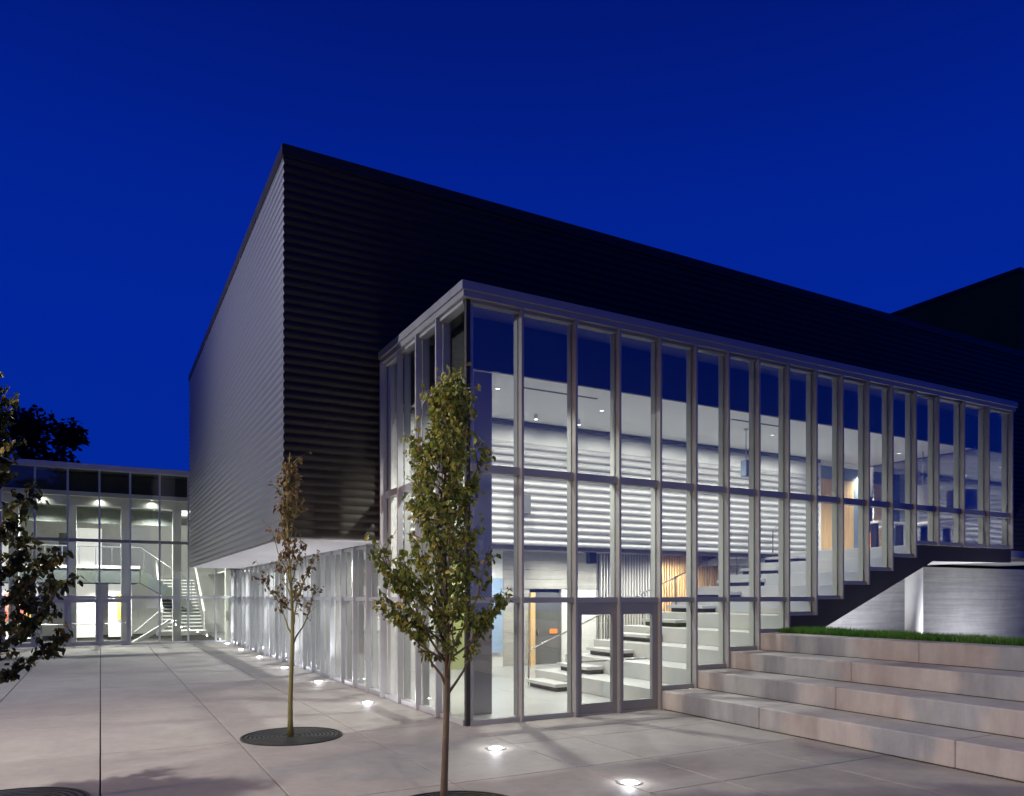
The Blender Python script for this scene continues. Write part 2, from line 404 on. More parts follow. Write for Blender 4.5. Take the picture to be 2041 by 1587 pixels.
# doors
for i in (2, 3):
    x0 = FM[i] + FW + .004; x1 = FM[i + 1] - FW - .004
    d = thing('door', None, None); d.parent = lob
    mb = MB(); st = .085
    mb.box(x0, x0 + st + (.05 if i == 2 else .02), -.045, .03, .03, 2.14).box(x1 - st - (.02 if i == 2 else .05), x1, -.045, .03, .03, 2.14)
    xa = x0 + st + (.05 if i == 2 else .02); xb = x1 - st - (.02 if i == 2 else .05)
    mb.box(xa, xb, -.045, .03, .03, .22).box(xa, xb, -.045, .03, 1.93, 2.14)
    bpy.data.objects.remove(d)
    d = mb.obj('door', 'door_frame', lob)
    B('door_glass', 'glass', xa, xb, -.008, .004, .22, 1.93, d)
    hx = (x1 - .06) if i == 2 else (x1 - .10)
    h = MB().tube([(xa + .05, .09, 1.02), (xb - .05, .09, 1.02)], .018, 8).tube([(xa + .05, .03, 1.02), (xa + .05, .09, 1.02)], .012, 6).tube([(xb - .05, .03, 1.02), (xb - .05, .09, 1.02)], .012, 6)
    h.obj('push_bar', 'steel', d)
    B('door_head', 'door_frame', x0, x1, -.05, .05, 2.14, 2.165, lob)
    B('threshold', 'steel', x0, x1, -.06, .05, .0, .028, lob)
# side of the lobby
SM = [1.13, 2.17, 3.22, 4.28]
ys = [0.0] + SM
for y in SM[:3]:
    B('mullion', 'alu_side', -.125, 0, y - FW, y + FW, 0, 7.52, lob, bevel=.004)
    B('mullion', 'alu_in', .03, .17, y - FW - .004, y + FW + .004, 0, 7.52, lob)
B('mullion', 'alu_side', -.155, 0, 4.22, 4.29, 0, 7.52, lob, bevel=.004)
B('mullion', 'white_paint', .03, .20, 4.05, 4.29, 0, 7.50, lob, label='pale end post beside the corrugated wall')
for i in range(4):
    y0 = ys[i] + FW + .001; y1 = ys[i + 1] - FW - .001
    if i == 0: y0 = .052
    if i == 3: y1 = 4.218
    for z, h in ((ZM, .14), (ZL, .10), (.045, .09), (7.49, .06)):
        B('transom', 'alu_side', -.06, .12, y0, y1, z - h / 2, z + h / 2, lob)
    for z0, z1 in ((.09, ZL - .05), (ZL + .05, ZM - .07), (ZM + .07, 7.46)):
        B('window_pane', 'glass', .008, .022, y0, y1, z0, z1, lob)
# right end glass
for z0, z1 in ((3.7, ZM - .07), (ZM + .07, 7.5)):
    B('window_pane', 'glass_end', 16.985, 17.0, .06, 4.3, z0, z1, lob)
B('transom', 'alu', 16.95, 17.04, .06, 4.3, ZM - .07, ZM + .07, lob)
B('mullion', 'alu', 16.96, 17.06, 2.1, 2.18, 3.62, 7.52, lob)
B('sill', 'alu', -.10, 4.27, -.10, .14, -.04, .0, lob)
# inner column
B('column', 'col_paint', .62, 1.02, 1.02, 1.42, 0, 6.62, lob, bevel=.01, label='square grey violet steel column just inside the glass corner')
# floor, ceilings and inner walls
tag(B('lobby_floor', 'floor', -.05, 30, .14, 41, -.10, .002), kind='structure')
B('ceiling', 'ceil', .55, 16.9, .95, BY - .06, 6.62, 6.72, lob)
B('ceiling_edge', 'black', .50, 16.9, .88, .95, 6.62, 7.58, lob)
B('ceiling_edge', 'black', .48, .55, .95, BY - .06, 6.62, 7.58, lob)
mb = MB()
for x0 in (1.9, 7.9): mb.box(x0, x0 + 2.0, 1.55, 1.62, 6.61, 6.625)
mb.obj('air_slot', 'black', lob)
B('bulkhead', 'dark_grey', .2, 14.35, BY - .16, BY - .06, 6.50, 6.60, lob)
iw = MB(); corrugate(iw, (0.2, BY), (14.41, BY), (0, -1), BZ0 + .0, 6.12, prof=prof_in)
iw.obj('inner_cladding', 'clad_in', lob, smooth=False, label='corrugated wall inside the lobby, paled in colour as well as washed by light')
B('wall_band', 'white_paint', .2, 14.41, BY - .01, BY + .02, 6.12, 6.70, lob)
B('wall_return', 'white_paint', 14.41, 14.50, BY - .05, 5.0, 3.62, 6.70, lob)
B('wall_base', 'dark_trim', .2, 14.41, BY - .02, BY + .2, BZ0 - .10, BZ0 - .002, lob)
# ceiling below the hall
B('lower_ceiling', 'alu_in', .2, 15.2, BY + .2, 9.5, 3.75, 3.80, lob)
# back wall on Y = 9.5
wall = thing('concrete_back_wall', 'board marked concrete wall at the back of the ground floor foyer', 'wall', (4, 9.5, 0))
for k in range(12):
    z0 = k * .315
    B('concrete_board', 'inner_conc', 5.76, 9.55, 9.5 + (.006 if k % 2 else 0), 9.7, max(z0, .0) + (2.45 if False else 0), min(z0 + .308, 3.75), wall) if z0 >= 2.4 else None
B('wall_backing', 'dark_grey', 2.6, 24.4, 9.72, 9.85, 0, 6.7, wall)
B('wall', 'inner_conc', 5.75, 6.75, 9.5, 9.7, 0, 2.5, wall); B('wall', 'white_paint', 8.02, 9.6, 9.52, 9.7, 0, 2.5, wall)
dr = B('service_door', 'dark_grey', 6.95, 8.0, 9.56, 9.62, .0, 2.40, wall, label='dark grey service door')
B('door_handle', 'steel', 7.08, 7.12, 9.52, 9.56, 1.0, 1.15, dr)
B('wall_notice', 'orange_chair', 7.55, 7.85, 9.53, 9.558, 1.02, 1.18, dr)
B('wall', 'timber_door', 6.76, 6.93, 9.42, 9.6, 0, 2.4, wall, label='edge of an open timber door')
o = B('blue_poster', 'blue_panel', 5.15, 5.72, 9.44, 9.47, .45, 2.85); tag(o, 'tall pale blue panel on the foyer wall seen beside the corner column', 'panel')
B('wall', 'white_paint', 4.55, 5.75, 9.5, 9.7, 0, 3.75, wall)
o = B('lime_panel', 'lime', 3.5, 4.5, 9.4, 9.5, 0, 3.3); tag(o, 'yellow green wall panel seen behind the trunk of the front tree', 'panel')
B('wall', 'white_paint', 2.6, 3.5, 9.5, 9.7, 0, 3.75, wall)
# slatted screens
sg = thing('grey_slat_screen', 'grey vertical slat screen in front of the foyer concrete wall', 'screen', (9.5, 9.4, 0))
B('backing', 'dark_grey', 9.46, 11.90, 9.40, 9.44, 0, 3.74, sg)
for k in range(20):
    x = 9.48 + k * .122; B('slat', 'slat_grey', x, x + .055, 9.30, 9.40, 0.02, 3.74, sg)
st_ = thing('timber_slat_screen', 'honey coloured vertical timber slat screen right of the grey slats', 'screen', (12, 9.4, 0))
B('backing', 'timber', 12.0, 15.0, 9.40, 9.44, 0, 3.74, st_)
for k in range(24):
    x = 12.04 + k * .122; B('slat', 'timber', x, x + .06, 9.28, 9.40, 0.02, 3.74, st_)
B('end_post', 'black', 15.02, 15.18, 9.2, 9.5, 0, 3.74, st_)
o = B('side_room_wall', 'white_paint', 15.3, 15.45, 5.0, 9.6, 0, 3.39); tag(o, 'white side wall of the foyer beyond the timber slats', 'wall')
# corridor behind the long glazed wall
cw = thing('corridor_wall', 'long pale wall behind the ground floor glazing under the hall', 'wall', (2.6, 10, 0))
for k in range(8):
    y0 = 9.7 + k * 2.2
    B('panel', 'white_paint' if k % 2 == 0 else 'clad_in', 2.6, 2.75, y0 + .02, y0 + 2.18, 0, 3.7, cw)
B('lower_wall', 'white_paint', 2.6, 2.75, VB, 41, 0, 3.7, cw)
tag(B('corridor_ceiling', 'ceil', .2, 2.6, 9.6, 41, 3.56, 3.62), 'pale ceiling of the corridor behind the long glazing', 'ceiling')
for k in range(6):
    y0 = 11 + k * 2.7
    o = MB().box(1.3, 1.6, y0, y0 + .3, 0, 3.55).obj('corridor_column', 'white_paint')
    tag(o, 'white square column in the corridor, %s from the foyer' % ('nearest', 'second', 'third', 'fourth', 'fifth', 'farthest')[k], 'column', 'columns behind the long glazing')
# staircase / bleacher inside
stc = thing('bleacher_staircase', 'wide pale grey stepped staircase climbing inside the lobby to the upper floor', 'staircase', (4.27, 2.6, 0))
IZ = [.37, .74, 1.10, 1.47, 1.84, 2.21, 2.56, 2.91, 3.27, 3.60]
IX = [4.30 + .923 * k for k in range(11)]
IY1 = 4.95
for k in range(10):
    x1 = IX[k + 1] if k < 9 else 14.0
    B('step', 'step_in', IX[k], x1, .18, IY1, IZ[k] - .37 if k else .003, IZ[k] - .002, stc, bevel=.006)
for k in range(10):       # half steps of the aisle: thin treads over black blocks painting the shadow below
    zb = (IZ[k - 1] if k else 0); xa = IX[k] - .52
    mb = MB(); B('tread', 'step_in', xa, IX[k] - .01, 3.15, 4.55, zb + .11, zb + .19, stc, bevel=.005)
    B('tread_shadow_gap', 'black', xa + .10, IX[k] - .012, 3.2, 4.5, zb, zb + .108, stc)
B('stringer', 'white_paint', IX[0], IX[9], IY1 + .01, IY1 + .02, 0, .3, stc) if False else None
r_ = MB(); pts = []
ry = 4.78
pts = [(4.0, ry, .0), (4.0, ry, .82), (4.12, ry, .93)] + [(12.9, ry, 4.42), (13.2, ry, 4.46)]
r_.tube(pts, .022, 8)
for k in range(1, 8):
    x = 4.1 + k * 1.2; zt = .93 + (x - 4.12) * (4.42 - .93) / (12.9 - 4.12); zf = 0
    for j in range(10):
        if x > IX[j]: zf = IZ[j]
    r_.tube([(x, ry, zf), (x, ry, zt)], .018, 6)
r_.tube([(13.2, ry, 3.6), (13.2, ry, 4.46)], .02, 8)
r_.obj('handrail', 'rail_steel', stc, smooth=True)
r2 = MB(); 
for x in (11.2, 12.2): r2.tube([(x, 4.2, 3.27 if x < 12 else 3.6), (x, 4.2, 4.3), (x + .5, 4.2, 4.55)], .02, 8)
r2.obj('handrail', 'rail_steel', stc, smooth=True)
# dark stepped fascia and sloped underside
fas = thing('stair_fascia', 'dark stepped fascia and sloping underside below the raised right part of the glass', 'fascia', (8, 0, 1.4))
top = []
for k in range(4, 13):
    x0 = FM[k + 4] if False else None
pts = [(8.0, 1.44), (9.15, 1.50), (13.45, 3.20), (17.08, 3.24), (17.08, 3.60)]
zz = [(12.6, 3.60)]
bx = [(FM[13], 3.27), (FM[12], 2.91), (FM[11], 2.56), (FM[10], 2.21), (FM[9], 1.84), (FM[8], 1.44)]
prev = 3.60
for x, zn in bx:
    pts.append((x, prev)); pts.append((x, zn)); prev = zn
pts = pts[:-1]
MB().prism(pts, -.02, .16).obj('fascia_plate', 'dark_trim', fas)
MB().prism([(8.9, 1.40), (13.5, 3.21), (17.06, 3.25), (17.06, 3.36), (13.4, 3.34), (8.9, 1.52)], .17, 3.9).obj('underside', 'soffit', fas)
up = thing('upper_landing', 'upper floor landing at the top of the lobby stairs', 'floor', (14, 2, 3.4))
B('floor_slab', 'floor', 14.0, 24, .18, 9.6, 3.40, 3.60, up)
# room behind the landing
rm = thing('upper_room', 'upper room with blue grey walls and timber doors behind the landing', 'room', (16, 8, 3.6))
B('wall', 'blue_wall', 14.51, 15.05, 5.0, 5.2, 3.6, 6.7, rm); B('wall', 'blue_wall', 15.05, 16.95, 5.0, 5.2, 6.2, 6.7, rm)
B('wall', 'blue_wall', 16.95, 17.5, 5.0, 5.2, 3.6, 6.7, rm)
for q, (xa, xb) in enumerate(((15.06, 15.98), (16.02, 16.94))):
    d = B('timber_door', 'timber_door', xa, xb, 4.98, 5.05, 3.61, 6.19, rm)
    hx_ = xb - .09 if q == 0 else xa + .09
    MB().tube([(hx_, 4.90, 4.55), (hx_, 4.90, 4.75)], .014, 6).tube([(hx_, 4.90, 4.65), (hx_ - .1 + .2 * q, 4.90, 4.65)], .012, 6).obj('door_handle', 'black', d)
B('wall', 'blue_wall', 17.5, 24, 9.4, 9.6, 3.6, 6.7, rm); B('wall', 'blue_wall', 24, 24.2, 4.5, 9.6, 3.6, 6.7, rm)
B('ceiling', 'ceil', 14.41, 24, BY - .0, 9.6, 6.62, 6.72, rm)
for x in (18.0, 20.0): B('post', 'white_paint', x, x + .14, 6.3, 6.45, 3.6, 6.6, rm)
ct = thing('reception_counter', 'pale counter on the upper landing behind the mullions', 'counter', (16, 2.8, 3.6))
B('top', 'counter', 14.9, 16.6, 2.6, 3.2, 4.50, 4.56, ct); B('leg', 'black', 15.1, 15.2, 2.8, 3.0, 3.6, 4.5, ct); B('leg', 'black', 16.3, 16.4, 2.8, 3.0, 3.6, 4.5, ct)
for k, (x, y, lb) in enumerate(((17.6, 5.9, 'left'), (18.9, 5.7, 'right'))):
    t = thing('lounge_chair', 'orange upholstered lounge chair in the upper room, %s of the pair' % lb, 'chair', (x, y, 3.6), 'lounge chairs in the upper room')
    B('seat', 'orange_chair', x - .35, x + .35, y - .35, y + .35, 3.95, 4.1, t, bevel=.03); B('backrest', 'orange_chair', x - .35, x + .35, y + .25, y + .36, 4.1, 4.6, t, bevel=.03)
    for sx in (-.3, .3):
        for sy in (-.3, .3): B('leg', 'black', x + sx - .02, x + sx + .02, y + sy - .02, y + sy + .02, 3.6, 3.95, t)
gr = thing('landing_railing', 'pale rail running along the upper landing behind the glass', 'railing', (15.5, .5, 3.6))
g_ = MB().tube([(13.0, .45, 4.55), (16.8, .45, 4.55)], .03, 8).tube([(16.8, .45, 4.55), (16.8, 4.2, 4.55)], .03, 8); g_.obj('handrail', 'white_paint', gr)
for x in (14.1, 15.25, 16.4): cyl('post', 'rail_steel', (x, .45), .018, 3.6, 4.53, gr, 8)
# pendant lamps, speakers
def drum(label, c, r, h, zc):
    t = thing('drum_lamp', label, 'lamp', (c[0], c[1], zc), 'drum lamps over the landing')
    MB().ring(c[0], c[1], r - .01, r, zc, zc + h, 32).obj('lamp_shade', 'shade', t, smooth=False)
    cyl('rod', 'black', c, .012, zc + h - .02, 6.62, t, 6); cyl('cap', 'black', c, .05, zc + h - .05, zc + h + .02, t, 10)
drum('large drum lamp shade hanging over the landing near the counter', (16.0, 1.9), .42, .62, 4.95)
sp1 = thing('hanging_speaker', 'small blue grey loudspeaker hanging on a rod before the corrugated wall', 'speaker', (9.02, 2.2, 5.4))
B('cabinet', 'blue_wall', 8.92, 9.12, 2.1, 2.3, 5.38, 5.80, sp1, bevel=.01); cyl('rod', 'steel', (9.02, 2.2), .012, 5.8, 6.62, sp1, 6); cyl('ceiling_plate', 'steel', (9.02, 2.2), .06, 6.58, 6.62, sp1, 12)
sp2 = thing('wall_speaker', 'grey loudspeaker on the corrugated wall near the corner column', 'speaker', (3.3, 4.2, 4.4))
B('cabinet', 'dark_grey', 3.40, 3.62, 4.0, 4.25, 4.30, 4.78, sp2, bevel=.01); B('bracket', 'steel', 3.48, 3.54, 4.25, 4.34, 4.5, 4.6, sp2)
sp3 = thing('ceiling_speaker', 'black loudspeaker hanging from the low foyer ceiling before the grey slats', 'speaker', (6.8, 6, 3.4))
B('cabinet', 'black', 6.68, 6.92, 5.9, 6.1, 3.22, 3.56, sp3, bevel=.01); cyl('rod', 'black', (6.8, 6.0), .015, 3.56, 3.75, sp3, 6)
# wall washers (real lamps)
for k in range(11):
    x = 1.0 + k * 1.22
    t = thing('wall_washer', 'small spotlight %s along the top of the corrugated wall' % ('first at left', 'second', 'third', 'fourth', 'fifth', 'sixth', 'seventh', 'eighth', 'ninth', 'tenth', 'last')[k], 'spotlight', (x, 3.45, 6.55), 'spotlights along the corrugated wall')
    cyl('housing', 'white_paint', (x, 3.45), .045, 6.50, 6.62, t, 10)
    cyl('lens', 'track_lens', (x, 3.45), .035, 6.49, 6.499, t, 10)
    lamp('wash', 'SPOT', (x, 3.45, 6.47), 86, NEUT, .04, (x, 4.36, 4.0), 150, 1.0)
n_ = 0
ORD = ('first', 'second', 'third', 'fourth', 'fifth', 'sixth', 'seventh', 'eighth', 'ninth', 'tenth', 'eleventh', 'twelfth')
def downlight(c, z, e, label, cone=140, col=NEUT, grp='recessed downlights in the lobby ceilings', rad=.07):
    t = thing('downlight', label, 'ceiling light', (c[0], c[1], z), grp)
    MB().ring(c[0], c[1], .05, .075, z - .012, z - .001, 20).obj('trim', 'white_paint', t)
    cyl('lens', 'downlight', c, .049, z - .008, z - .002, t, 16)
    lamp('downlight_beam', 'SPOT', (c[0], c[1], z - .03), e * 2.45, col, rad, (c[0], c[1], 0), cone, .7)
for k, (x, y, e) in enumerate(((1.6, 1.9, 800), (4.6, 2.4, 260), (7.4, 2.4, 260), (10.2, 2.4, 230), (13.0, 2.4, 230), (15.6, 2.4, 230))):
    downlight((x, y), 6.62, e, 'recessed downlight in the high lobby ceiling, %s from the glass corner' % ORD[k])
for k, (x, y) in enumerate(((1.6, 6.8), (4.6, 8.1), (7.6, 8.1), (9.8, 7.8), (12.4, 8.2), (14.4, 8.0))):
    downlight((x, y), 3.75, 235 if k < 3 else 330, 'recessed downlight in the low foyer ceiling, %s from the left' % ORD[k], 172, rad=.12)
for k, y in enumerate((11.5, 16.5, 21.5, 25.8)):
    downlight((1.0, y), 3.56, 360, 'recessed downlight in the corridor ceiling, %s from the foyer' % ORD[k], 165, (1, .985, .95))
downlight((19, 7), 6.62, 1800, 'recessed downlight in the upper room ceiling, farther from the stairs')
downlight((17.6, 4.9), 6.62, 700, 'recessed downlight in the upper room ceiling, nearer to the stairs')

# ================================================================== LONG GLAZED WALL UNDER THE HALL
gw = thing('long_glazed_wall', 'long ground floor glazed wall with bright metal mullions under the hall overhang', 'glazed wall', (0, 4.4, 0))
yy = [4.33 + 1.06 * k for k in range(22)]
for i, y in enumerate(yy):
    if i: 
        B('mullion', 'alu_side', -.125, 0, y - FW, y + FW, 0, BZ0 - .035, gw, bevel=.004)
        B('mullion', 'alu_in', .03, .17, y - FW - .004, y + FW + .004, 0, BZ0 - .035, gw)
    y1 = yy[i + 1] if i < 21 else VB - .1
    y0_ = y + FW + .001; y1_ = y1 - FW - .001
    for z, h in ((ZL, .10), (.045, .09), (BZ0 - .075, .08)):
        B('transom', 'alu_side', -.06, .12, y0_, y1_, z - h / 2, z + h / 2, gw)
    for z0, z1 in ((.09, ZL - .05), (ZL + .05, BZ0 - .115)):
        B('window_pane', 'glass_side', .008, .022, y0_, y1_, z0, z1, gw)

# ================================================================== REAR BUILDING
rb = thing('rear_glass_building', 'two storey glass fronted building with cream columns closing the plaza at the back', 'building', (-6, VB, 0))
RMx = [-20.6, -18.1, -15.7, -13.2, -10.7, -9.46, -8.21, -6.96, -5.71, -4.46, -3.21, -1.96]
lowx = [-.72, .52, 1.76]
B('roof_cap', 'alu_side', -21, 2.6, VB - .30, VB + .1, 8.02, 8.25, rb)
B('roof_deck', 'roof', -21, 2.6, VB + .1, VB + 12, 8.02, 8.20, rb)
for x in RMx + lowx:
    zt = 8.02
    B('mullion', 'alu_side', x - .04, x + .04, VB - .12, VB, 0, zt, rb)
    B('mullion', 'alu_in', x - .035, x + .035, VB + .03, VB + .14, 0, zt, rb)
allx = RMx + lowx
for i in range(len(allx) - 1):
    x0 = allx[i] + .041; x1 = allx[i + 1] - .041
    hi = True
    dw = i in (5, 6, 7, 8)
    rows = [(ZL + .06, 4.74), (4.88, 7.98)] if hi else [(ZL + .06, BZ0 - .06)]
    B('transom', 'alu_side', x0, x1, VB - .08, VB + .1, ZL - .06, ZL + .06, rb)
    B('transom', 'alu_side', x0, x1, VB - .06, VB + .1, 0, .1, rb) if not dw else None
    if hi:
        B('transom', 'door_frame', x0, x1, VB - .08, VB + .1, 4.74, 4.88, rb)
        xx1 = x1
        if x1 > BX - .06: xx1 = BX - .06
    for z0, z1 in rows:
        x1b = x1
        B('window_pane', 'glass_dark', x0, x1b, VB + .008, VB + .02, z0, z1, rb)
    if dw:
        mb = MB(); a = .11
        mb.box(x0, x0 + a, VB - .05, VB + .04, .02, 2.15).box(x1 - a, x1, VB - .05, VB + .04, .02, 2.15).box(x0 + a, x1 - a, VB - .05, VB + .04, .02, .2).box(x0 + a, x1 - a, VB - .05, VB + .04, 1.98, 2.15)
        d = mb.obj('door', 'alu_side', rb); B('door_glass', 'glass_dark', x0 + a, x1 - a, VB - .01, VB, .2, 1.98, d)
        MB().tube([(x0 + a, VB - .09, 1.0), (x1 - a, VB - .09, 1.0)], .02, 6).obj('push_bar', 'steel', d)
    else:
        B('window_pane', 'glass_dark', x0, x1, VB + .008, VB + .02, .1, ZL - .06, rb)
for x in (-20, -15.9, -11.4, -9.1, -6.84, -4.62, -2.36):
    B('column', 'cream', x - .19, x + .19, VB + 1.1, VB + 1.5, 0, 6.5, rb, bevel=.01)
B('column', 'cream', -.1, .28, VB + 1.1, VB + 1.5, 0, 6.5, rb)
B('beam', 'cream', -21, 2.4, VB + 1.05, VB + 1.55, 6.5, 7.0, rb)
B('beam', 'cream', -21, 2.4, VB + .7, VB + 1.04, 6.9, 7.1, rb)
B('upper_bulkhead', 'dgreen', -21, 2.4, VB + 1.3, VB + 1.5, 7.1, 8.0, rb)
B('ceiling', 'dgreen', -21, 2.4, VB + 1.56, VB + 12, 6.62, 6.7, rb)
B('hanging_wall', 'dgreen', -21, -2.0, VB + 3.6, VB + 3.7, 5.9, 6.62, rb)
GY = VB + 3.7
B('gallery', 'dgreen', -21, -3.9, GY, GY + 3.5, 2.95, 3.72, rb); B('gallery_edge', 'cream', -21, -3.9, GY - .05, GY, 3.66, 3.80, rb)
gl = MB()
for k in range(24): gl.tube([(-21 + k * .72, GY + .05, 3.8), (-21 + k * .72, GY + .05, 4.75)], .018, 5)
gl.tube([(-21, GY + .05, 4.75), (-3.9, GY + .05, 4.75)], .028, 6)
gl.obj('gallery_rail', 'steel', rb)
# back wall with openings
B('wall', 'white_paint', -21, 2.5, VB + 10.9, VB + 11.1, 0, 6.6, rb)
B('wall', 'white_paint', 2.4, 2.5, VB + .5, VB + 10.9, 3.8, 6.6, rb)
for (a, b_, z0, z1) in ((-10.4, -9.3, 3.75, 6.0), (-7.0, -5.6, 3.75, 5.9), (-14, -12, 3.75, 6.0)):
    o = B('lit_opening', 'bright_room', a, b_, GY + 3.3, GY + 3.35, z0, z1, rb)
B('wall', 'dark_grey', -7.6, -7.05, GY + 3.3, GY + 3.4, 3.75, 5.6, rb)
B('floor_display', 'dark_grey', -8.4, -8.2, GY + .9, GY + 1.0, .0, 2.3, rb)
for (a, b_, z0, z1) in ((-14, -8.45, .1, 2.9), (-7.3, -5.9, .1, 2.9), (-5.3, -4.2, .1, 2.9)):
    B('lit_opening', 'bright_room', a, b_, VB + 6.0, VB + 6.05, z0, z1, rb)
for x, c in ((-9.9, 'red'), (-9.6, 'dark_grey'), (-9.0, 'yellow'), (-9.3, 'red'), (-4.9, 'yellow')):
    o = MB().box(x, x + .26, VB + 5.9, VB + 5.93, 1.0, 2.4).obj('hanging_banner', c); tag(o, {'red': 'narrow red banner', 'dark_grey': 'dark banner', 'yellow': 'yellow banner'}[c] + ' inside the rear building, %s' % {-9.9: 'leftmost', -9.6: 'next to the leftmost red one', -9.0: 'right of two red ones', -9.3: 'between the dark and the yellow one', -4.9: 'seen through the right door'}[x], 'banner', 'banners inside the rear building')
B('floor_plate', 'dark_grey', -21, -3.9, VB + 6.2, VB + 10.8, 2.95, 3.0, rb)
# stairs in the rear building
rs = thing('rear_staircase', 'straight staircase with white side rails inside the rear building', 'staircase', (-1.6, VB + 3, 0))
for k in range(16):
    B('step', 'white_paint', -2.9, -1.0, VB + 2.4 + k * .3, VB + 2.72 + k * .3, .55 + k * .175 - .05, .55 + k * .175, rs)
    B('riser', 'dark_grey', -2.9, -1.0, VB + 2.42 + k * .3, VB + 2.44 + k * .3, .55 + k * .175 - .175, .55 + k * .175 - .052, rs)
B('landing', 'cream', -3.2, -.9, VB + 1.7, VB + 2.4, .30, .52, rs)
for x in (-2.95, -.98):
    MB().prism([(0, 0)], 0, 0) if False else None
    MB().tube([(x, VB + 2.3, 1.45), (x, VB + 7.0, 4.2)], .055, 6).obj('side_rail', 'white_paint', rs)
    MB().tube([(x, VB + 2.3, .5), (x, VB + 2.3, 1.45)], .03, 6).obj('side_rail', 'white_paint', rs)
rs2 = thing('gallery_staircase', 'flight with glass balustrade descending from the gallery of the rear building', 'staircase', (-4, GY, 0))
f_ = MB().prism([(-3.88, 2.95), (-1.4, 1.4), (-1.4, 1.9), (-3.88, 3.72)], GY, GY + 1.4).obj('flight', 'dgreen', rs2)
MB().tube([(-3.88, GY, 4.75), (-1.4, GY, 2.95)], .035, 6).obj('handrail', 'steel', rs2)
gl = MB()
for k in range(6): x = -3.7 + k * .45; gl.tube([(x, GY, 3.6 - (x + 3.88) * .72), (x, GY, 4.7 - (x + 3.88) * .72)], .016, 5)
gl.obj('balusters', 'steel', rs2)
MB().tube([(-4.2, VB + 1.8, .5), (-2.9, VB + 1.8, 1.7)], .045, 6).obj('handrail', 'white_paint', rs2)
MB().prism([(-4.3, .02), (-3.9, .02), (-2.7, .75), (-2.7, 1.05)], VB + 1.9, VB + 2.3).obj('stringer', 'white_paint', rs2)
for k, (x, y, z, e) in enumerate(((-13, VB + 2.6, 6.6, 220), (-8.0, VB + 2.4, 6.6, 260), (-5.6, VB + 2.4, 6.6, 260), (-3.3, VB + 2.6, 6.6, 260))):
    downlight((x, y), z, e * 3.3, 'round downlight in the dark ceiling of the rear building, %s from the left' % ORD[k], 150, (1, .99, .94), 'downlights in the rear building', .1)
for k, (x, y, z, e) in enumerate(((-9.5, VB + 5.0, 2.93, 150), (-5.2, VB + 5.0, 2.93, 150))):
    downlight((x, y), z, e * 2.8, 'downlight under the gallery of the rear building, %s' % ('left', 'right')[k], 150, (1, .97, .85), 'downlights under the gallery', .1)
for k, x in enumerate((-10.2, -8.0, -5.7, -3.5, -1.1)):  # added lamps that brighten the cream columns, no known fixtures
    downlight((x, VB + .87), 6.89, 11, 'small added downlight brightening the columns under the cream beam of the rear building, %s from the left' % ORD[k], 160, (1, .99, .94), 'added downlights under the cream beam')
lamp('stair_beam', 'POINT', (-1.4, VB + 4.5, 6.0), 420, NEUT, .2)
lamp('corner_beam', 'POINT', (.9, VB + 1.5, 3.2), 130, NEUT, .15)

# ================================================================== RIGHT: CONCRETE WALL, ROUND COLUMN
cwall = thing('concrete_wall', 'board marked concrete wall under the raised glass, lit from below', 'wall', (8, 4.0, .3))
for k in range(10):
    z0 = .35 + k * .30
    B('concrete_board', 'board_conc', max(8.9, 9.0 + (min(z0 + .297, 3.29) - 1.38) / .395) if z0 < 3 else 13.5, 45, 4.0 + (.003 if k % 2 else 0), 4.28, z0, min(z0 + .297, 3.29), cwall)
cc = cyl('round_column', 'white_paint', (14.95, 1.5), .235, .35, 3.22, None, 40); tag(cc, 'thick white round concrete column under the raised end of the glass lobby', 'column')
for p in cc.data.polygons: p.use_smooth = len(p.vertices) == 4
lamp('wall_uplight', 'SPOT', (21.5, 1.4, .45), 420, COOL, .06, (21.7, 4.0, 1.7), 150, .8)
lamp('wall_uplight', 'SPOT', (16.6, -.6, .45), 700, COOL, .06, (14.6, 1.8, 3.0), 130, .8)
lamp('wall_uplight', 'SPOT', (12.6, .9, .45), 800, COOL, .06, (12.5, 4.0, 2.4), 140, .8)
for k, (x, y) in enumerate(((21.5, 1.4), (16.6, -.6), (12.6, .9))):
    t = thing('yard_uplight', 'ground uplight in the yard behind the grass, %s' % ('under the far part of the wall', 'at the round column', 'near the low end of the fascia')[k], 'light', (x, y, .35), 'uplights behind the grass')
    MB().ring(x, y, .09, .13, .35, .42, 20).obj('housing', 'steel', t); cyl('lens', 'lens', (x, y), .088, .35, .40, t, 16)

# ================================================================== IN-GROUND LIGHTS OF THE PLAZA
IG = [(-.35, 26.1, 'at the far corner by the rear building', 60), (-.44, 21.55, 'second from the rear building', 55), (-.47, 17.12, 'third from the rear building', 55), (-.53, 12.49, 'behind the thin brown tree', 55),
      (-.57, 8.06, 'right of the thin brown tree', 60), (-.65, 3.61, 'by the lobby side left of the front tree', 75), (-.46, -1.98, 'before the glass corner, right of the front tree', 22), (.03, -4.61, 'nearest the camera at the bottom edge', 18)]
def inground():
    t = thing('inground_light', 'x', 'ground light', (0, 0, 0), 'round lights set in the plaza paving')
    MB().ring(0, 0, .105, .15, -.01, .008, 28).obj('ring', 'steel', t)
    MB().tube([(0, 0, -.01), (0, 0, .008), (0, 0, .020), (0, 0, .026)], [.104, .104, .07, .02], 24).obj('lens', 'uplens', t, smooth=True)
    return t
pg = inground()
